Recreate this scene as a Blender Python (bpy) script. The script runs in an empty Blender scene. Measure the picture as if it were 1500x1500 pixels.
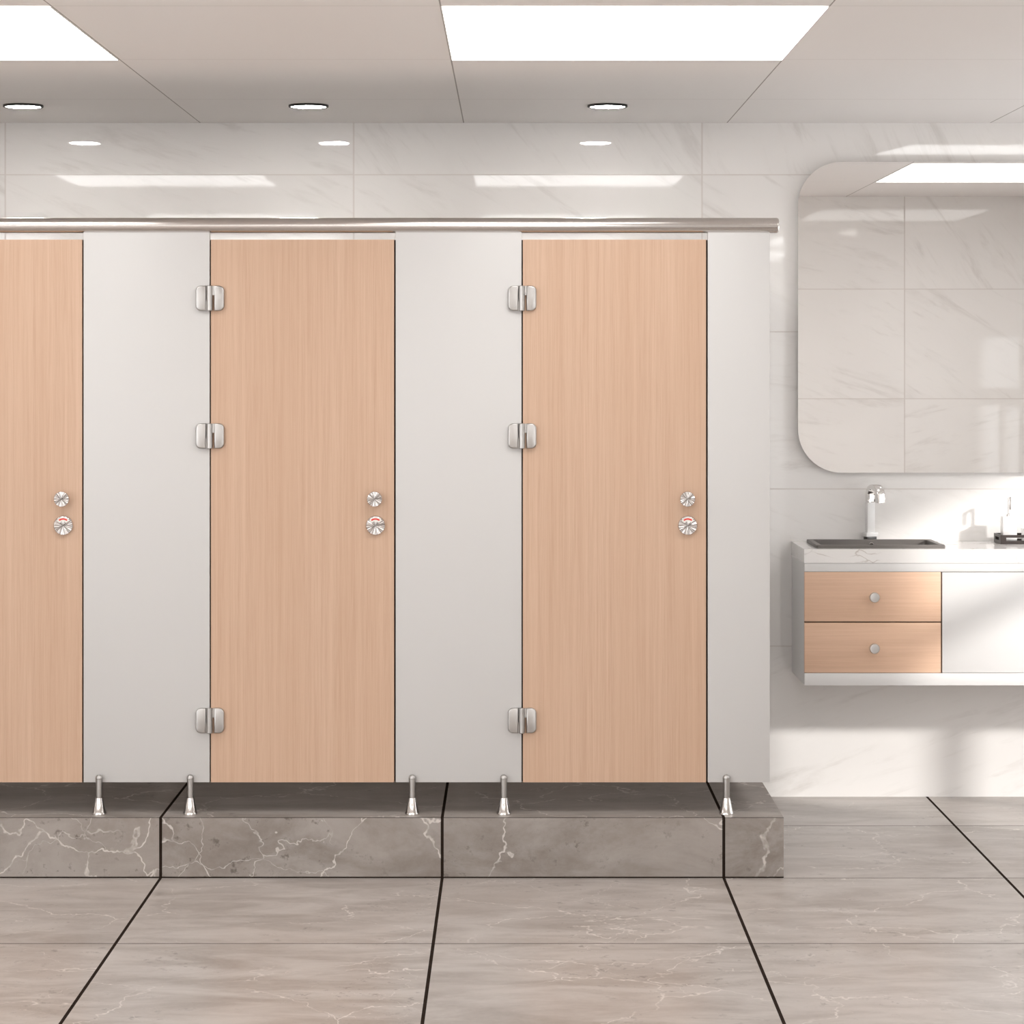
import bpy, bmesh, math, random
from mathutils import Vector, Matrix
random.seed(4)
F=3632.0; CZ=1.63; CD=9.412            # focal length in pixels, eye height, distance to the rear wall
S=bpy.context.scene; COL=S.collection
def PX(x,d): return (x-750)*d/F
def PZ(y,d): return CZ-(y-538)*d/F

# ------------------------------------------------------------ node helpers
class NT:
    def __init__(s,name):
        s.m=bpy.data.materials.new(name); s.m.use_nodes=True
        s.t=s.m.node_tree; s.t.nodes.clear()
        s.out=s.t.nodes.new('ShaderNodeOutputMaterial')
    def n(s,typ,**kw):
        nd=s.t.nodes.new(typ)
        for k,v in kw.items(): setattr(nd,k,v)
        return nd
    def put(s,sock,v):
        if v is None: return
        if isinstance(v,bpy.types.NodeSocket): s.t.links.new(v,sock)
        elif isinstance(v,(tuple,list)):
            v=tuple(v)
            if sock.type=='RGBA' and len(v)==3: v=v+(1,)
            sock.default_value=v
        else: sock.default_value=v
    def math(s,op,a,b=None,c=None,clamp=False):
        nd=s.n('ShaderNodeMath',operation=op,use_clamp=clamp)
        for i,v in enumerate((a,b,c)): s.put(nd.inputs[i],v)
        return nd.outputs[0]
    def vm(s,op,a,b=None,scale=None):
        nd=s.n('ShaderNodeVectorMath',operation=op)
        s.put(nd.inputs[0],a); s.put(nd.inputs[1],b)
        if scale is not None: s.put(nd.inputs['Scale'],scale)
        return nd.outputs[0]
    def xyz(s,x=0,y=0,z=0):
        nd=s.n('ShaderNodeCombineXYZ')
        for i,v in enumerate((x,y,z)): s.put(nd.inputs[i],v)
        return nd.outputs[0]
    def sep(s,v):
        nd=s.n('ShaderNodeSeparateXYZ'); s.put(nd.inputs[0],v); return nd.outputs
    def noise(s,v,scale,detail=4,rough=.5,dist=0,w=None):
        nd=s.n('ShaderNodeTexNoise',noise_dimensions='4D' if w is not None else '3D')
        s.put(nd.inputs['Vector'],v)
        if w is not None: s.put(nd.inputs['W'],w)
        nd.inputs['Scale'].default_value=scale; nd.inputs['Detail'].default_value=detail
        nd.inputs['Roughness'].default_value=rough; nd.inputs['Distortion'].default_value=dist
        return nd.outputs
    def mix(s,f,a,b,mode='MIX'):
        nd=s.n('ShaderNodeMix',data_type='RGBA',blend_type=mode)
        s.put(nd.inputs[0],f); s.put(nd.inputs[6],a); s.put(nd.inputs[7],b)
        return nd.outputs[2]
    def ss(s,v,lo,hi,a=0.,b=1.):
        nd=s.n('ShaderNodeMapRange',interpolation_type='SMOOTHSTEP')
        s.put(nd.inputs[0],v); s.put(nd.inputs[1],lo); s.put(nd.inputs[2],hi); s.put(nd.inputs[3],a); s.put(nd.inputs[4],b)
        return nd.outputs[0]
    def bsdf(s,col,rough=.5,metal=0.,normal=None,**kw):
        b=s.n('ShaderNodeBsdfPrincipled')
        s.put(b.inputs['Base Color'],col); s.put(b.inputs['Roughness'],rough); s.put(b.inputs['Metallic'],metal)
        if normal is not None: s.put(b.inputs['Normal'],normal)
        for k,v in kw.items(): s.put(b.inputs[k.replace('_',' ')],v)
        s.t.links.new(b.outputs[0],s.out.inputs[0]); return b
    def bump(s,h,strength=.1,dist=.01,normal=None):
        nd=s.n('ShaderNodeBump'); s.put(nd.inputs['Height'],h)
        nd.inputs['Strength'].default_value=strength; nd.inputs['Distance'].default_value=dist
        if normal is not None: s.put(nd.inputs['Normal'],normal)
        return nd.outputs[0]

def joint(t,u,u0,w,g):
    """mask = 1 inside the joint; also the tile index"""
    q=t.math('DIVIDE',t.math('SUBTRACT',u,u0),w)
    i=t.math('FLOOR',q); f=t.math('FRACT',t.math('ADD',q,1000.))
    d=t.math('MINIMUM',f,t.math('SUBTRACT',1.,f))
    return t.math('LESS_THAN',d,g/2/w), i

def mat_plain(name,col,rough=.5,metal=0.,**kw):
    t=NT(name); t.bsdf(col,rough,metal,**kw); return t.m

def mat_wall(name,axis,u0,z0,w=1.3225,h=.5965,tilt=False,spec=.95,rg=.02):
    t=NT(name); p=t.n('ShaderNodeNewGeometry').outputs['Position']; x,y,z=t.sep(p)
    u=x if axis=='x' else y
    ju,iu=joint(t,u,u0,w,.0065); jz,iz=joint(t,z,z0,h,.0045)
    jm=t.math('MAXIMUM',ju,jz)
    wn=t.n('ShaderNodeTexWhiteNoise',noise_dimensions='2D'); t.put(wn.inputs['Vector'],t.xyz(iu,iz,0))
    r=wn.outputs['Value']; rc=wn.outputs['Color']
    ang=t.math('MULTIPLY_ADD',r,1.5,-.35)
    rot=t.n('ShaderNodeVectorRotate',rotation_type='Z_AXIS'); t.put(rot.inputs['Vector'],t.xyz(u,z,0)); t.put(rot.inputs['Angle'],ang)
    a,b,_=t.sep(rot.outputs[0])
    wv=t.math('MULTIPLY',r,37.)
    v=t.xyz(t.math('MULTIPLY',a,1.0),t.math('MULTIPLY',b,5.5),0)
    n1=t.noise(v,1.6,7,.62,1.2,wv)[0]; n2=t.noise(v,5.,5,.6,.6,wv)[0]
    n3=t.noise(t.xyz(u,z,0),2.2,3,.5,.4,wv)[0]
    s1=t.ss(n1,.50,.72); s1=t.math('MULTIPLY',s1,t.ss(n3,.38,.62))
    s2=t.math('MULTIPLY',t.ss(n2,.52,.70),t.ss(n1,.40,.6))
    k=t.math('ADD',t.math('MULTIPLY',s1,.8),t.math('MULTIPLY',s2,.4),clamp=True)
    c=t.mix(k,(.88,.86,.84),(.67,.64,.61))
    c=t.mix(t.ss(n3,.3,.75,0,.25),c,(.79,.765,.745))
    c=t.mix(t.math('MULTIPLY',jm,.5),c,(.50,.44,.40))
    nn=t.noise(p,9.,3,.6)[0]
    nm=None
    if tilt:
        top=t.math('GREATER_THAN',z,2.361); right=t.math('GREATER_THAN',x,.72)
        a1=t.math('MULTIPLY',top,t.math('MULTIPLY_ADD',right,-.034,.0105))
        a2=t.math('MULTIPLY',t.math('SUBTRACT',1.,top),.0025)
        geo=t.n('ShaderNodeNewGeometry').outputs['Normal']
        nm=t.vm('NORMALIZE',t.vm('ADD',geo,t.xyz(0,0,t.math('ADD',a1,a2))))
    bp=t.bump(t.math('SUBTRACT',t.math('MULTIPLY',n2,.22),jm),.35,.0008,nm)
    t.bsdf(c,t.math('MULTIPLY_ADD',jm,.5,rg),0,bp,Specular_IOR_Level=spec)
    return t.m

def mat_stone(name,zj=False):
    t=NT(name); g=t.n('ShaderNodeNewGeometry'); p=g.outputs['Position']; x,y,z=t.sep(p); N=t.sep(g.outputs['Normal'])
    jx,ix=joint(t,x,-1.1215,.8987,.0095)
    jy,iy=joint(t,y,-.5985,.9,.007)
    side=t.math('GREATER_THAN',t.math('ABSOLUTE',N[0]),.5)
    jx=t.math('MULTIPLY',jx,t.math('SUBTRACT',1.,side))
    if zj:
        e=t.math('LESS_THAN',z,.004)
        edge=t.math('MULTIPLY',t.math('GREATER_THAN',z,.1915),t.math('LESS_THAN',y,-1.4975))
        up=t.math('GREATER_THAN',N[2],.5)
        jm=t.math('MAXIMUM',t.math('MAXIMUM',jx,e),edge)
        iy=t.math('ADD',up,7.)
    else: jm=t.math('MAXIMUM',jx,t.math('MULTIPLY',jy,.75))
    wn=t.n('ShaderNodeTexWhiteNoise',noise_dimensions='2D'); t.put(wn.inputs['Vector'],t.xyz(ix,iy,3))
    w=t.math('MULTIPLY',wn.outputs['Value'],41.)
    big=t.noise(p,1.7,3,.5,.5,w)[0]
    # long soft grain running along the room, blotches on top of it
    st=t.noise(t.vm('MULTIPLY',p,(.9,2.6,1.6)),3.2,8,.66,.7,w)[0]
    fine=t.noise(p,26.,5,.7,0,w)[0]
    warp=t.noise(p,2.6,5,.6,.3,w)[1]
    pv=t.vm('ADD',p,t.vm('SCALE',t.vm('SUBTRACT',warp,(.5,.5,.5)),scale=.42))
    def vein(scale,th,off):
        vo=t.n('ShaderNodeTexVoronoi',feature='DISTANCE_TO_EDGE',voronoi_dimensions='4D')
        t.put(vo.inputs['Vector'],t.vm('MULTIPLY',pv,(1.,1.25,1.))); t.put(vo.inputs['W'],t.math('ADD',w,off)); vo.inputs['Scale'].default_value=scale
        return t.ss(vo.outputs['Distance'],th*.25,th,1,0)
    m1=t.noise(p,2.2,2,.5,0,t.math('ADD',w,5.))[0]
    m2=t.noise(p,14.,4,.65,0,t.math('ADD',w,9.))[0]
    v1=t.math('MULTIPLY',vein(1.7,.0065,0.),t.ss(m1,*((.22,.40) if zj else (.38,.50))))
    v2=t.math('MULTIPLY',vein(3.6,.007,3.),t.ss(m1,.50,.62))
    v=t.math('MAXIMUM',v1,t.math('MULTIPLY',v2,.8))
    v=t.math('MULTIPLY',v,t.ss(m2,.38,.56,.25,1))
    dark=t.math('MULTIPLY',t.ss(fine,.56,.68),t.ss(m1,.40,.58))
    c=t.mix(t.ss(st,.34,.66),(.29,.25,.222),(.47,.43,.402))
    c=t.mix(t.ss(big,.42,.70,0,.35),c,(.48,.42,.38))
    c=t.mix(t.ss(fine,.3,.7,0,.22),c,(.53,.50,.475))
    c=t.mix(t.math('MULTIPLY',dark,.6),c,(.10,.075,.06))
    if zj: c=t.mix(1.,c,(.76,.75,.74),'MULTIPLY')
    c=t.mix(t.math('MULTIPLY',v,.75),c,(.70,.65,.61))
    c=t.mix(t.math('MULTIPLY',jm,.97),c,(.016,.009,.006))
    bp=t.bump(t.math('SUBTRACT',t.math('MULTIPLY',fine,.02),jm),.3,.001)
    t.bsdf(c,t.math('ADD',t.math('MULTIPLY_ADD',st,.12,.24),t.math('MULTIPLY',jm,.5)),0,bp,Specular_IOR_Level=(t.math('MULTIPLY_ADD',jm,-.15,.15) if zj else t.math('MULTIPLY_ADD',jm,-.45,.45)))
    return t.m

def mat_wood(name,horizontal=False):
    t=NT(name); p=t.n('ShaderNodeTexCoord').outputs['Object']
    rnd=t.n('ShaderNodeObjectInfo').outputs['Random']; w=t.math('MULTIPLY',rnd,23.)
    sx,sz=(1.,26.) if horizontal else (26.,1.)
    q=t.vm('MULTIPLY',p,(sx,1.,sz))
    wide=t.noise(t.vm('MULTIPLY',p,(sx*.24,1,sz*.24 if horizontal else .24)),1.5,3,.5,.3,w)[0]
    g1=t.noise(t.vm('MULTIPLY',q,(1 if not horizontal else .35,1,1 if horizontal else .35)),3.,6,.65,.25,w)[0]
    g2=t.noise(t.vm('MULTIPLY',q,(4.5 if not horizontal else 2.,1,4.5 if horizontal else 2.)),4.,4,.6,0,w)[0]
    c=t.mix(t.ss(g1,.3,.72),(.51,.33,.225),(.60,.412,.298))
    c=t.mix(t.ss(g2,.32,.75,0,.45),c,(.665,.475,.355))
    c=t.mix(t.ss(wide,.35,.7,0,.4),c,(.53,.345,.235))
    if horizontal: c=t.mix(1.,c,(1.30,1.30,1.30),'MULTIPLY')
    t.bsdf(c,.42,0,t.bump(g2,.06,.0006),Specular_IOR_Level=.35)
    return t.m

def mat_ceiling():
    t=NT('ceiling_panel_paint'); p=t.n('ShaderNodeNewGeometry').outputs['Position']; x,y,z=t.sep(p)
    jx,_=joint(t,x,-.1835,.9997,.0042); jy,_=joint(t,y,-.83,1.107,.0035)
    jm=t.math('MAXIMUM',jx,t.math('MULTIPLY',jy,.6))
    c=t.mix(t.math('MULTIPLY',jm,.75),(.88,.85,.83),(.16,.12,.09))
    t.bsdf(c,.5,0,t.bump(t.math('SUBTRACT',1.,jm),.2,.001),Specular_IOR_Level=.3)
    return t.m

def mat_counter():
    t=NT('white_veined_marble'); p=t.n('ShaderNodeNewGeometry').outputs['Position']
    warp=t.noise(p,3.,5,.6,.4)[1]
    pv=t.vm('ADD',t.vm('MULTIPLY',p,(1.,1.,2.1)),t.vm('SCALE',t.vm('SUBTRACT',warp,(.5,.5,.5)),scale=.35))
    rot=t.n('ShaderNodeVectorRotate',rotation_type='Y_AXIS'); t.put(rot.inputs['Vector'],pv); rot.inputs['Angle'].default_value=.5
    vo=t.n('ShaderNodeTexVoronoi',feature='DISTANCE_TO_EDGE'); t.put(vo.inputs['Vector'],rot.outputs[0]); vo.inputs['Scale'].default_value=8.
    v=t.math('MULTIPLY',t.ss(vo.outputs['Distance'],.002,.05,1,0),t.ss(t.noise(p,6.,3)[0],.40,.58))
    c=t.mix(t.math('MULTIPLY',v,.6),(.84,.82,.80),(.42,.36,.31))
    t.bsdf(c,.12); return t.m

def mat_metal(name,col,rough,brush=None,radial=False):
    t=NT(name); kw={}
    tc=t.n('ShaderNodeTexCoord').outputs['Object']
    c=col
    if brush:
        n=t.noise(t.vm('MULTIPLY',tc,brush),40.,3,.6)[0]
        c=t.mix(t.ss(n,.3,.7,0,.35),col,tuple(v*.8 for v in col))
    b=t.bsdf(c,rough,1.)
    if radial:
        tg=t.n('ShaderNodeTangent',direction_type='RADIAL',axis='Y')
        t.t.links.new(tg.outputs[0],b.inputs['Tangent']); b.inputs['Anisotropic'].default_value=.8
        x,y,z=t.sep(tc); dn=t.vm('NORMALIZE',t.xyz(x,0,z))
        t.t.links.new(t.bump(t.noise(dn,3.1,1,.4)[0],1.,.008),b.inputs['Normal'])
    return t.m

def mat_emit(name,col,st):
    t=NT(name); e=t.n('ShaderNodeEmission'); t.put(e.inputs[0],col); e.inputs[1].default_value=st
    t.t.links.new(e.outputs[0],t.out.inputs[0]); return t.m

def mat_pane():
    t=NT('window_glass'); a=t.n('ShaderNodeBsdfTransparent'); b=t.n('ShaderNodeBsdfGlossy'); b.inputs['Roughness'].default_value=.02
    m=t.n('ShaderNodeMixShader'); m.inputs[0].default_value=.06
    t.t.links.new(a.outputs[0],m.inputs[1]); t.t.links.new(b.outputs[0],m.inputs[2]); t.t.links.new(m.outputs[0],t.out.inputs[0]); return t.m

M=dict(
 wall_back=mat_wall('rear_wall_tile','x',-.601,2.361,tilt=True),
 wall_front=mat_wall('front_wall_tile','x',2.134,2.055,h=.596,spec=.45,rg=.03),
 wall_rear_added=mat_plain('added_wall_paint',(.86,.84,.82),.6),
 wall_side=mat_wall('side_wall_tile','y',-.4,2.361),
 floor=mat_stone('grey_stone_floor_tile'), step=mat_stone('grey_stone_step_tile',True),
 wood=mat_wood('pale_beech_laminate'), woodh=mat_wood('pale_beech_drawer_laminate',True),
 white=mat_plain('white_compact_laminate',(.605,.592,.58),.38,Specular_IOR_Level=.3),
 cab=mat_plain('white_cabinet_lacquer',(.77,.76,.75),.3),
 ceil=mat_ceiling(), counter=mat_counter(),
 steel=mat_metal('satin_steel',(.46,.445,.43),.3),
 rail=mat_metal('polished_rail_steel',(.66,.625,.60),.2),
 disc=mat_metal('turned_steel',(.56,.53,.51),.14,radial=True),
 chrome=mat_metal('chrome',(.86,.85,.84),.05),
 footm=mat_metal('polished_foot_steel',(.64,.61,.585),.14),
 knob=mat_metal('knob_steel',(.66,.66,.66),.3),
 dark=mat_plain('dark_gap_shade',(.03,.018,.01),.7),
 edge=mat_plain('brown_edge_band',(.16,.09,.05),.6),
 black=mat_plain('black_trim_paint',(.012,.01,.01),.45),
 basin=mat_plain('dark_grey_composite',(.16,.145,.135),.45),
 tray=mat_plain('dark_brown_tray',(.04,.03,.027),.4),
 ceramic=mat_plain('white_ceramic',(.86,.85,.84),.15),
 red=mat_plain('red_indicator',(.72,.05,.04),.4), wht=mat_plain('indicator_window_white',(.82,.78,.72),.3),
 mirror=mat_metal('silvered_mirror',(.93,.925,.92),.0),
 mback=mat_plain('mirror_backing',(.45,.43,.41),.5),
 frame=mat_plain('window_frame_paint',(.75,.73,.70),.4), pane=mat_pane(),
 panel=mat_emit('led_panel',(1.,.985,.97),3.7), lens=mat_emit('downlight_lens',(1.,.965,.925),80.),
)

# ------------------------------------------------------------ mesh helpers
def box(bm,x0,x1,y0,y1,z0,z1,bev=0,seg=2):
    r=bmesh.ops.create_cube(bm,size=1.)
    vs=r['verts']
    for v in vs:
        v.co=Vector((x0+(v.co.x+.5)*(x1-x0),y0+(v.co.y+.5)*(y1-y0),z0+(v.co.z+.5)*(z1-z0)))
    if bev:
        es={e for v in vs for e in v.link_edges}
        bmesh.ops.bevel(bm,geom=list(es),offset=bev,segments=seg,profile=.5,affect='EDGES')
def lathe(bm,prof,c=(0,0,0),axis='z',n=40,cap=True):
    """prof: (radius, height) pairs"""
    rings=[]
    for r,h in prof:
        ring=[]
        for k in range(n):
            a=2*math.pi*k/n; u,v=r*math.cos(a),r*math.sin(a)
            p={'z':(u,v,h),'y':(u,h,v),'x':(h,u,v)}[axis]
            ring.append(bm.verts.new(Vector(p)+Vector(c)))
        rings.append(ring)
    for a,b in zip(rings,rings[1:]):
        for k in range(n):
            bm.faces.new((a[k],a[(k+1)%n],b[(k+1)%n],b[k]))
    if cap: bm.faces.new(rings[0]); bm.faces.new(rings[-1])
    bmesh.ops.recalc_face_normals(bm,faces=bm.faces)
def prism(bm,pts,y0,y1,bev=0,seg=3):
    """extrude an (x,z) outline between two depths"""
    a=[bm.verts.new((x,y0,z)) for x,z in pts]; b=[bm.verts.new((x,y1,z)) for x,z in pts]
    n=len(pts); fa=bm.faces.new(a); bm.faces.new(b[::-1])
    for k in range(n): bm.faces.new((a[k],b[k],b[(k+1)%n],a[(k+1)%n]))
    bmesh.ops.recalc_face_normals(bm,faces=bm.faces)
    if bev: bmesh.ops.bevel(bm,geom=[e for e in fa.edges],offset=bev,segments=seg,profile=.5,affect='EDGES')
def rrect(x0,x1,z0,z1,r,n=10):
    """rounded rectangle; r = (top right, top left, bottom left, bottom right)"""
    if not isinstance(r,tuple): r=(r,)*4
    out=[]
    for (cx,cz,a0),q in zip(((x1,z1,0),(x0,z1,90),(x0,z0,180),(x1,z0,270)),r):
        if q==0: out.append((cx,cz)); continue
        ox=cx-q if cx==x1 else cx+q; oz=cz-q if cz==z1 else cz+q
        for k in range(n+1):
            a=math.radians(a0+90*k/n); out.append((ox+q*math.cos(a),oz+q*math.sin(a)))
    return out
def ball(bm,c,r,sc=(1,1,1)):
    res=bmesh.ops.create_uvsphere(bm,u_segments=24,v_segments=14,radius=r)
    for v in res['verts']: v.co=Vector((v.co.x*sc[0],v.co.y*sc[1],v.co.z*sc[2]))+Vector(c)
def sweep(bm,path,w,h,bev=0):
    """rectangular section swept along a path in the (y,z) plane; w is the width along x"""
    rings=[]
    for i,(y,z) in enumerate(path):
        a=path[max(i-1,0)]; b=path[min(i+1,len(path)-1)]
        t=Vector((b[0]-a[0],b[1]-a[1])).normalized(); nx,nz=-t.y,t.x
        ring=[bm.verts.new((sx*w/2,y+nx*sh*h/2,z+nz*sh*h/2)) for sx,sh in ((-1,-1),(1,-1),(1,1),(-1,1))]
        rings.append(ring)
    for a,b in zip(rings,rings[1:]):
        for k in range(4): bm.faces.new((a[k],a[(k+1)%4],b[(k+1)%4],b[k]))
    bm.faces.new(rings[0]); bm.faces.new(rings[-1])
    bmesh.ops.recalc_face_normals(bm,faces=bm.faces)
    if bev:
        es=[e for e in bm.edges if len(e.link_faces)==2 and e.calc_face_angle(0)>.9]
        bmesh.ops.bevel(bm,geom=es,offset=bev,segments=2,profile=.5,affect='EDGES')
def obj(name,bm,mat,parent=None,smooth=False,loc=(0,0,0)):
    me=bpy.data.meshes.new(name); bm.to_mesh(me); bm.free(); me.materials.append(mat)
    if smooth:
        for p in me.polygons: p.use_smooth=True
        try: me.set_sharp_from_angle(angle=math.radians(35))
        except Exception: pass
    o=bpy.data.objects.new(name,me); COL.objects.link(o); o.location=loc
    if parent: o.parent=parent
    return o
def new(): return bmesh.new()
def bx(name,a,mat,parent=None,bev=0,smooth=False):
    bm=new(); box(bm,*a,bev=bev); return obj(name,bm,mat,parent,smooth or bev>0)
def thing(name,label,cat,loc,group=None,rz=0):
    o=bpy.data.objects.new(name,None); COL.objects.link(o); o.location=loc; o.rotation_euler=(0,0,rz)
    o.empty_display_size=.05; o['label']=label; o['category']=cat
    if group: o['group']=group
    return o
def tag(o,label,cat,group=None):
    o['label']=label; o['category']=cat
    if group: o['group']=group
    return o
def struct(o): o['kind']='structure'; return o
def dup(root,loc,label):
    def cp(o,par):
        c=o.copy(); COL.objects.link(c)
        if par: c.parent=par
        for ch in o.children: cp(ch,c)
        return c
    r=cp(root,None); r.location=loc; r['label']=label; return r

# ------------------------------------------------------------ the room
CH=2.558; XR=3.2; XL=-5.; YF=-4.12; YB=-10.8
struct(bx('floor',(XL-.1,XR+.15,YB-.1,.15,-.1,0),M['floor']))
# ceiling with openings where the light panels sit is one slab; the panels are mounted just below it
struct(bx('ceiling',(XL-.1,XR+.15,YB-.1,.15,CH,CH+.1),M['ceil']))
struct(bx('wall_back',(XL-.1,XR+.15,0,.15,0,CH),M['wall_back']))
struct(bx('wall_rear_added',(XL,XR,YB-.15,YB,0,CH),M['wall_rear_added']))  # unseen, added behind the camera so metals reflect it instead of bright sky
struct(bx('wall_left',(XL-.15,XL,-6.,0,0,CH),M['wall_side']))
struct(bx('wall_front',(1.5,XR,YF-.15,YF,0,CH),M['wall_front']))
# right wall with the window opening that lets the sun in
WY0,WY1,WZ0,WZ1=-1.94,-.5,.42,1.86
bm=new()
box(bm,XR,XR+.06,-8.4,WY0,0,CH); box(bm,XR,XR+.06,WY1,0,0,CH)
box(bm,XR,XR+.06,WY0,WY1,0,WZ0); box(bm,XR,XR+.06,WY0,WY1,WZ1,CH)
struct(obj('wall_right',bm,M['wall_side']))
bm=new(); fw=.03
box(bm,XR+.01,XR+.05,WY0,WY0+fw,WZ0,WZ1); box(bm,XR+.01,XR+.05,WY1-fw,WY1,WZ0,WZ1)
box(bm,XR+.01,XR+.05,WY0+fw,WY1-fw,WZ0,WZ0+fw); box(bm,XR+.01,XR+.05,WY0+fw,WY1-fw,WZ1-fw,WZ1)
box(bm,XR+.01,XR+.05,WY0+fw,WY1-fw,1.375,1.495)
box(bm,XR+.01,XR+.05,-1.345,-1.255,WZ0+fw,1.375)
wf=struct(obj('window_1',bm,M['frame']))
bx('window_pane',(XR+.028,XR+.032,WY0+fw,WY1-fw,WZ0+fw,1.375),M['pane'],wf)
bx('window_pane',(XR+.028,XR+.032,WY0+fw,WY1-fw,1.495,WZ1-fw),M['pane'],wf)

# ------------------------------------------------------------ ceiling lights
def light_panel(x0,y1,label,grp):
    t=thing('ceiling_light',label,'light',(x0+.5,y1-.5535,CH),grp)
    a,b=.4995,.553
    bm=new(); f=.003; zt=-.001
    box(bm,-a,a,-b,-b+f,-.003,zt); box(bm,-a,a,b-f,b,-.003,zt); box(bm,-a,-a+f,-b+f,b-f,-.003,zt); box(bm,a-f,a,-b+f,b-f,-.003,zt)
    obj('frame',bm,M['frame'],t)
    bx('diffuser',(-a+f,a-f,-b+f,b-f,-.0028,zt),M['panel'],t)
    return t
lab={( -1,0):'leftmost recessed rectangular light panel at the top left corner of the ceiling',
     (0,0):'recessed rectangular light panel in the ceiling above the middle doors',
     (1,0):'rectangular ceiling light panel in front of the vanity, seen only reflected in the mirror'}
for r,y in enumerate((-1.937,-5.258,-7.472,-9.4)):  # rows after the first are unseen, added to brighten the room
    for c,x in enumerate((-4.1835,-2.1835,-.1835,1.816)):
        l=lab.get((c-2,r))
        if l is None: l='rectangular ceiling light panel further %s, outside the view'%('left' if r==0 else 'back behind the viewer, added to fill the room with light')
        light_panel(x,y,l,'rectangular ceiling light panels')
def downlight(x,y,label):
    t=thing('downlight',label,'light',(x,y,CH),'round downlights')
    bm=new(); n=48
    lathe(bm,[(.0705,0),(.071,-.0065),(.0695,-.008),(.064,-.008),(.0615,-.005),(.0615,0)],n=n,cap=False); obj('trim_ring',bm,M['black'],t,True)
    bm=new(); lathe(bm,[(.0612,-.001),(.0612,-.0062),(.058,-.0068)],n=n); obj('lens',bm,M['lens'],t)
    return t
for px,l in ((34,'round black rimmed downlight over the leftmost wooden door'),(452,'round black rimmed downlight between the two ceiling light panels, above the middle door'),
             (890,'round black rimmed downlight above the right wooden door')):
    downlight(PX(px,8.777),-.635,l)

downlight(2.3,-.635,'unseen round downlight added right of the view to brighten the wall, above the mirror side of the vanity')  # unseen lamp added to lift the light around the vanity
downlight(-2.79,-.635,'round downlight left of the view, above the cubicles')
# ------------------------------------------------------------ raised step
SX=.867; SY=7.914-CD; SZ=.193
o=bx('platform_step',(XL+.02,SX,SY,-.002,0.0005,SZ),M['step'])
tag(o,'long grey marble-tiled step that the toilet cubicles stand on','step')

# ------------------------------------------------------------ toilet cubicles
D=7.985; YP=D-CD; T=.018
X=lambda p: PX(p,D)
Z=lambda p: PZ(p,D)
zb,zt,zd=Z(1146),2.066,Z(351)
# head rail
bm=new(); R=.0245; xe=X(1141)
lathe(bm,[(R*.9,XL+.03),(R,XL+.035),(R,xe-.006),(R*.93,xe-.0025),(R*.8,xe)],axis='x',n=48)
o=obj('head_rail',bm,M['rail'],None,True,(0,YP+T/2,Z(330)))
tag(o,'shiny round steel rail running along the top of the cubicles','rail')
def leg(parent,x):
    y=-.0115
    bm=new(); r=.0102; h=SZ-zb
    lathe(bm,[(r*.93,h+.046),(r,h+.06),(r,.012),(r*1.1,.0125),(r*1.1,.004)],c=(0,0,0),n=28)
    ball(bm,(0,0,.0155),.0118)
    box(bm,-.004,.004,0,.0125,.002,.012)
    l=obj('support_leg',bm,M['steel'],parent,True,(x,y,0))
    bm=new(); lathe(bm,[(.0235,h),(.0235,h+.006),(.0215,h+.009),(.0128,h+.050),(.0122,h+.053),(.0102,h+.053)],n=28)
    obj('flared_foot',bm,M['footm'],l,True)
def pilaster(pa,pb,legs,label,back=True):
    x0,x1=X(pa),X(pb); w=x1-x0
    t=thing('cubicle_panel',label,'panel',((x0+x1)/2,YP,zb),'white cubicle panels between the doors')
    bx('panel_board',(-w/2,w/2,0,T,0,zt-zb),M['white'],t,.0012)
    for p in legs: leg(t,X(p)-(x0+x1)/2)
    return t
pans=[(-792,-607,(-768,-635),'leftmost white panel, past the left edge of the view'),(-335,-150,(-311,-178),'white panel just past the left edge of the view'),
 (122.4,307,(146,279.5),'wide white cubicle panel between the leftmost door and the middle wooden door'),
 (579.6,764,(604,738),'wide white cubicle panel between the middle and the right wooden doors'),
 (1036.8,1127.5,(1063.5,),'narrow white end panel nearest the vanity, standing on one leg')]
for a,b,l,s in pans: pilaster(a,b,l,s)
# partitions running back to the wall
for xc,l in (((-242.5),'white dividing partition behind the panel outside the left edge'),(214.7,'white dividing partition behind the panel right of the leftmost door'),
             (671.8,'white dividing partition behind the panel between middle and right doors'),):
    tag(bx('cubicle_partition',(X(xc)-T/2,X(xc)+T/2,YP+T+.001,-.002,zb,Z(351)),M['white']),l,'partition','white cubicle partitions')
tag(bx('cubicle_partition',(X(1128.5)-T,X(1128.5),YP+T+.001,-.002,zb,2.06),M['white']),'white end side wall of the cubicle row facing the vanity','partition','white cubicle partitions')

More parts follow.
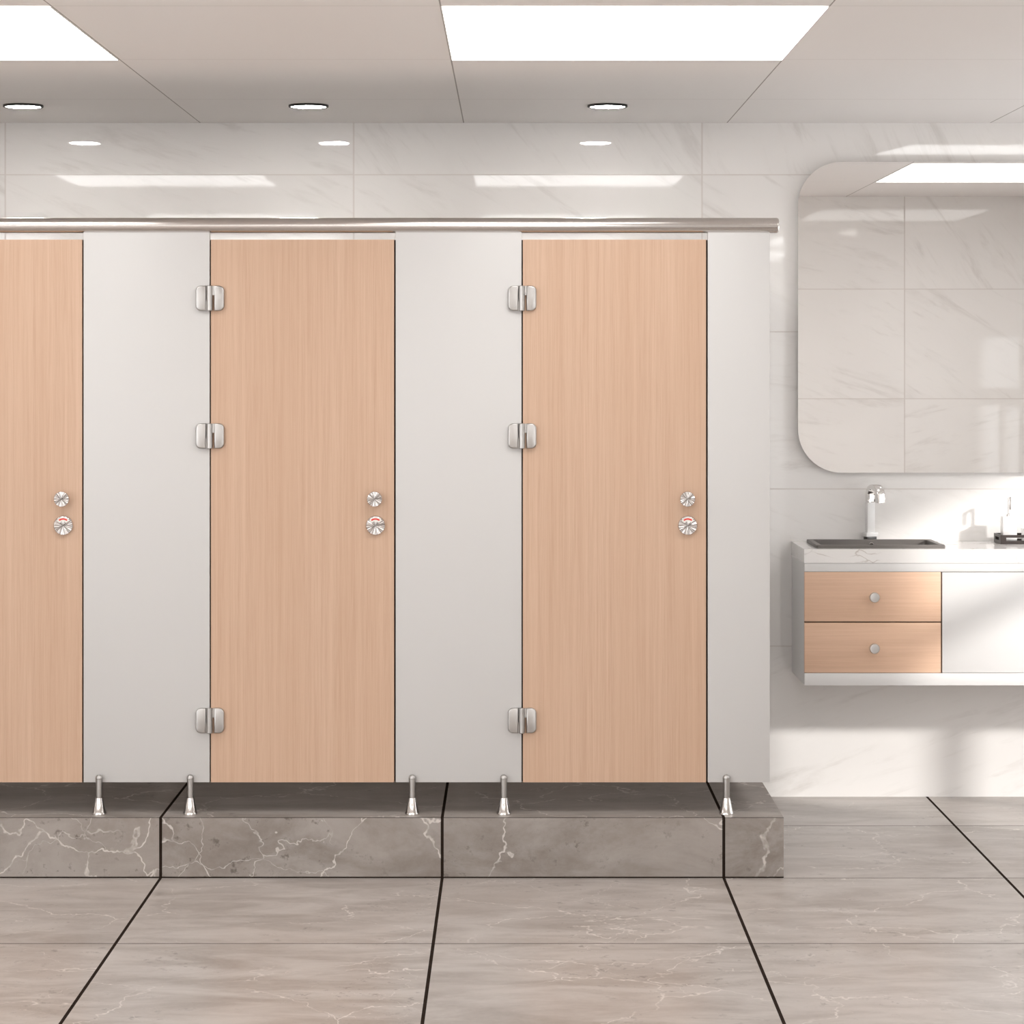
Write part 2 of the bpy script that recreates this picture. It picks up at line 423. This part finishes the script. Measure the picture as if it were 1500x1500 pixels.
def door(label):
    x0,x1=X(309),X(577.2); w=(x1-x0); xc=(x0+x1)/2
    t=thing('cubicle_door',label,'door',(xc,YP,zb),'beech wood cubicle doors')
    bx('door_leaf',(-w/2,w/2,0,T,0,zd-zb),M['wood'],t)
    bx('gap_shade_strip',(-w/2-.006,-w/2+.02,T+.0005,T+.006,0,zd-zb),M['dark'],t)  # near-black strips behind the leaf edges stand in for shade in the gaps
    bx('gap_shade_strip',(w/2-.02,w/2+.006,T+.0005,T+.006,0,zd-zb),M['dark'],t)
    gx=X(308)-xc
    for py in (437,638.5,1055):
        zc=Z(py)-zb; hw,hh=.0458,.0405
        bm=new(); prism(bm,rrect(gx-hw,gx-.0125,zc-hh,zc+hh,(0,.017,.017,0)),-.013,-.0004,.004)
        h=obj('hinge',bm,M['steel'],t,True)
        bm=new(); prism(bm,rrect(gx+.0135,gx+hw,zc-hh,zc+hh,(.017,0,0,.017)),-.013,-.0004,.004); obj('hinge_leaf',bm,M['steel'],h,True)
        bm=new(); lathe(bm,[(.0085,-hh),(.0098,-hh+.0015),(.0098,hh-.0015),(.0085,hh)],c=(gx-.0015,-.0105,zc),n=24)
        box(bm,gx+.006,gx+.0142,-.0105,-.001,zc+.010,zc+hh-.001); box(bm,gx-.0128,gx-.008,-.0105,-.001,zc-hh+.001,zc-.008)
        obj('hinge_barrel',bm,M['steel'],h,True)
    # round pull knob and the occupancy indicator below it
    kx=X(549.3)-xc; kz=Z(730.5)-zb
    bm=new(); lathe(bm,[(.009,0),(.009,-.018),(.0225,-.020),(.0245,-.0215),(.0245,-.0285),(.0235,-.030)],n=48,axis='y')
    obj('knob',bm,M['disc'],t,True,(kx,-.0002,kz))
    lx=X(550.2)-xc; lz=Z(769.5)-zb
    bm=new(); lathe(bm,[(.031,0),(.031,-.008),(.0295,-.010)],n=56,axis='y')
    k=obj('occupancy_lock',bm,M['disc'],t,True,(lx,-.0002,lz))
    def arc(name,r0,r1,a0,a1,y,mat):
        bm=new(); n=16
        pts=[(r1*math.cos(math.radians(a0+(a1-a0)*q/n)),r1*math.sin(math.radians(a0+(a1-a0)*q/n))) for q in range(n+1)]
        pts+=[(r0*math.cos(math.radians(a1-(a1-a0)*q/n)),r0*math.sin(math.radians(a1-(a1-a0)*q/n))) for q in range(n+1)]
        prism(bm,pts,y,-.009); obj(name,bm,mat,k)
    arc('indicator_window',.0135,.0265,38,142,-.0106,M['wht'])
    arc('red_indicator',.0185,.0235,52,128,-.0112,M['red'])
    return t
d0=door('wooden cubicle door in the middle, between the two wide white panels')
sh=X(765)-X(308)
dup(d0,d0.location+Vector((sh,0,0)),'wooden cubicle door nearest the vanity and mirror')
dup(d0,d0.location-Vector((sh,0,0)),'wooden cubicle door cut off by the left edge of the photo')
dup(d0,d0.location-Vector((2*sh,0,0)),'wooden cubicle door beyond the left edge of the view')

# ------------------------------------------------------------ vanity
VD=9.0; YV=VD-CD; VX0=PX(1178.6,VD); VX1=2.62
vx=lambda p: PX(p,VD); vz=lambda p: PZ(p,VD)
ct,cb=.970,vz(824.8); vb=vz(1004)
bxl,bxr=1.120,1.572; byf,byb=9.05-CD,9.345-CD      # basin cut-out
bm=new()
box(bm,VX0-.002,bxl,YV-.002,-.001,cb,ct); box(bm,bxr,VX1,YV-.002,-.001,cb,ct)
box(bm,bxl,bxr,YV-.002,byf,cb,ct); box(bm,bxl,bxr,byb,-.001,cb,ct)
bmesh.ops.remove_doubles(bm,verts=bm.verts,dist=1e-5)
tag(obj('countertop',bm,M['counter']),'white grey-veined marble countertop on the wall-hung vanity','countertop')
v=thing('vanity_cabinet','wall-hung white vanity cabinet with two beech drawers below the mirror','cabinet',((VX0+VX1)/2,0,vb))
ox=(VX0+VX1)/2; H_=cb-vb
dt=vz(838)-vb; dm0,dm1=vz(912.3)-vb,vz(910.4)-vb; db=vz(985.6)-vb
yf=YV; yi=YV+.020
bm=new()
box(bm,VX0-ox,VX0-ox+.018,yi,-.001,0,H_-.001); box(bm,VX1-ox-.018,VX1-ox,yi,-.001,0,H_-.001)
box(bm,VX0-ox+.018,VX1-ox-.018,yi,-.001,0,.018); box(bm,VX0-ox+.018,VX1-ox-.018,-.012,-.001,.018,H_-.001)
box(bm,vx(1379)-ox-.009,vx(1379)-ox+.009,yi,-.013,.018,H_-.12)
obj('carcass',bm,M['cab'],v)
bx('top_rail',(VX0-ox,VX1-ox,yf,yi,dt+.001,H_-.001),M['cab'],v,.0008)
bx('bottom_rail',(VX0-ox,VX1-ox,yf,yi,0,db-.0015),M['cab'],v,.0008)
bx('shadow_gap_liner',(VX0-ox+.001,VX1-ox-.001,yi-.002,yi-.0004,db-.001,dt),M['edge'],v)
kx=vx(1279.5)-ox
for z0,z1 in ((db,dm0),(dm1,dt)):
    xa,xb=VX0-ox,vx(1378.2)-ox
    dr=bx('drawer',(-(xb-xa)/2,(xb-xa)/2,0,.017,0,z1-z0),M['woodh'],v,.0006); dr.location=((xa+xb)/2,yf,z0)
    bm=new(); lathe(bm,[(.006,0),(.006,-.016),(.0165,-.020),(.0185,-.0225),(.0185,-.032),(.0165,-.0350),(.0145,-.0353)],n=32,axis='y')
    obj('drawer_knob',bm,M['knob'],dr,True,(kx-(xa+xb)/2,0,(z1-z0)*.5))
xs=[vx(1380.3),2.12,VX1]
for a,b in zip(xs,xs[1:]):
    bx('cabinet_door',(a-ox,b-ox-.002,yf,yi-.003,db,dt-.001),M['cab'],v,.0008)
# basin
b=thing('washbasin','dark grey rectangular basin set into the marble countertop','washbasin',((bxl+bxr)/2,(byf+byb)/2,ct))
hw,hd=(bxr-bxl)/2,(byb-byf)/2
def rr(w,d,r,z): return [(x,y,z) for x,y in rrect(-w,w,-d,d,r,5)]
loops=[rr(hw+.009,hd+.009,.006,.0003),rr(hw+.009,hd+.009,.006,.0095),rr(hw+.007,hd+.007,.006,.0115),rr(hw-.010,hd-.010,.008,.0115),rr(hw-.012,hd-.012,.010,.0095),
       rr(hw-.022,hd-.022,.03,-.085),rr(hw-.045,hd-.045,.03,-.1),rr(hw-.04,hd-.04,.03,-.108),rr(hw-.004,hd-.004,.03,-.09),rr(hw-.003,hd-.003,.006,.0003)]
bm=new(); L=[[bm.verts.new(p) for p in l] for l in loops]
for i in range(len(L)):
    if i==6: 
        bm.faces.new(L[6]); bm.faces.new(L[7][::-1]); continue
    a,c=L[i],L[(i+1)%len(L)]
    for k in range(len(a)): bm.faces.new((a[k],a[(k+1)%len(a)],c[(k+1)%len(a)],c[k]))
bmesh.ops.recalc_face_normals(bm,faces=bm.faces)
obj('bowl',bm,M['basin'],b,True)
bm=new(); lathe(bm,[(.0085,.0),(.0085,-.003),(.007,-.0045),(.0045,-.003)],n=24,axis='y'); obj('overflow_ring',bm,M['chrome'],b,True,(PX(1276.5,9.33)-(bxl+bxr)/2,hd-.0145,-.007))
bm=new(); lathe(bm,[(.022,-.100),(.022,-.097),(.018,-.096)],n=24); obj('drain',bm,M['chrome'],b,True)
# faucet
fx=PX(1276,9.35)
f=thing('faucet','tall white faucet with a chrome hooked spout behind the dark basin','faucet',(fx,byb+.030,ct),rz=math.radians(24))
bx('base_block',(-.021,.021,-.013,.013,.0002,.020),mat_plain('dark_faucet_base',(.03,.025,.022),.3),f,.001)
bx('base_plate',(-.026,.026,-.017,.017,.0202,.036),M['ceramic'],f,.0015)
bm=new()
box(bm,-.017,.017,-.009,.009,.0362,.150,.0015); obj('post',bm,M['ceramic'],f,True)
bm=new()
path=[(0,.1502),(0,.175)]+[(-.035+.035*math.cos(a),.175+.035*math.sin(a)) for a in [math.pi*k/10 for k in range(1,10)]]+[(-.070,.172),(-.070,.150)]
sweep(bm,path,.034,.018,.0016); obj('spout',bm,M['chrome'],f,True)
# tray with dispenser and cup
TY0,TY1=9.25-CD,9.375-CD; TX0,TX1=1.822,2.16
t=thing('amenity_tray','dark tray with cut-out handles on the countertop at the right edge','tray',((TX0+TX1)/2,(TY0+TY1)/2,ct))
w,dp=(TX1-TX0)/2,(TY1-TY0)/2; th=.005
bx('tray_floor',(-w+th,w-th,-dp+th,dp-th,.0003,.006),M['tray'],t)
def slotted(name,horizontal,s):
    bm=new()
    L_=(w if horizontal else dp); a,bb=L_-(.022 if horizontal else .03),.0
    segs=[(-L_,-a,.0003,.034),(a,L_,.0003,.034),(-a,a,.0003,.012),(-a,a,.024,.034)]
    if not horizontal: segs=[(q0+(th if q0==-L_ else 0),q1-(th if q1==L_ else 0),z0,z1) for q0,q1,z0,z1 in segs]
    for q0,q1,z0,z1 in segs:
        if horizontal: box(bm,q0,q1,min(s*dp,s*(dp-th)),max(s*dp,s*(dp-th)),z0,z1)
        else: box(bm,min(s*w,s*(w-th)),max(s*w,s*(w-th)),q0,q1,z0,z1)
    obj('tray_side',bm,M['tray'],t)
for hz in (True,False):
    for s in (-1,1): slotted('tray_side',hz,s)
ds=thing('soap_dispenser','white soap dispenser with a slim chrome pump standing in the dark tray','soap dispenser',(PX(1478,9.31),9.315-CD,ct+.006))
bx('bottle',(-.027,.027,-.024,.024,.0003,.094),M['ceramic'],ds,.004)
bm=new(); lathe(bm,[(.009,.0943),(.009,.103),(.0035,.105),(.0035,.168)],n=20)
pth=[(0,.160),(0,.166)]
box(bm,-.0045,.0045,-.030,.004,.162,.170,.0015); box(bm,-.0035,.0035,-.030,-.024,.120,.162,.001)
obj('pump',bm,M['chrome'],ds,True)
bm=new(); lathe(bm,[(.024,.0003),(.029,.004),(.031,.05),(.0285,.05),(.027,.008),(.002,.006)],n=40,cap=False)
tag(obj('cup',bm,M['ceramic'],None,True,(1.944,9.315-CD,ct+.006)),'small white cup beside the soap dispenser in the dark tray','cup')

# ------------------------------------------------------------ mirror
MD=9.385; mx0,mx1=PX(1169,MD),2.56; mz0,mz1=PZ(692.5,MD),PZ(237,MD); r=.165
m=thing('wall_mirror','large frameless mirror with rounded corners above the vanity','mirror',((mx0+mx1)/2,0,(mz0+mz1)/2))
hx,hz=(mx1-mx0)/2,(mz1-mz0)/2
bm=new(); prism(bm,rrect(-hx,hx,-hz,hz,r,24),MD-CD,MD-CD+.005); obj('mirror_glass',bm,M['mirror'],m)
bm=new(); prism(bm,rrect(-hx+.012,hx-.012,-hz+.012,hz-.012,r-.012,24),MD-CD+.0052,-.001); obj('backing_board',bm,M['mback'],m)

# ------------------------------------------------------------ daylight
dv=Vector((-1.2,1.,-.545))
sl=bpy.data.lights.new('sun','SUN'); sl.energy=2.5; sl.angle=math.radians(3.2); sl.color=(1,.97,.94)
so=bpy.data.objects.new('sun',sl); COL.objects.link(so); so.location=(8,-6,5)
so.rotation_euler=dv.to_track_quat('-Z','Y').to_euler()
W=bpy.data.worlds.new('sky'); S.world=W; W.use_nodes=True
bg=W.node_tree.nodes['Background']; bg.inputs[0].default_value=(.95,.975,1,1); bg.inputs[1].default_value=3.1

cam=bpy.data.cameras.new('camera'); co=bpy.data.objects.new('camera',cam); COL.objects.link(co)
co.location=(0,-CD,CZ); co.rotation_euler=(math.pi/2,0,0)
cam.sensor_width=36; cam.lens=F/1500*36; cam.shift_y=-212/1500; cam.clip_start=.05
S.camera=co
vs=S.view_settings; vs.view_transform='Standard'; vs.look='None'; vs.gamma=1; vs.exposure=0.43
try: vs.use_curve_mapping=False
except Exception: pass
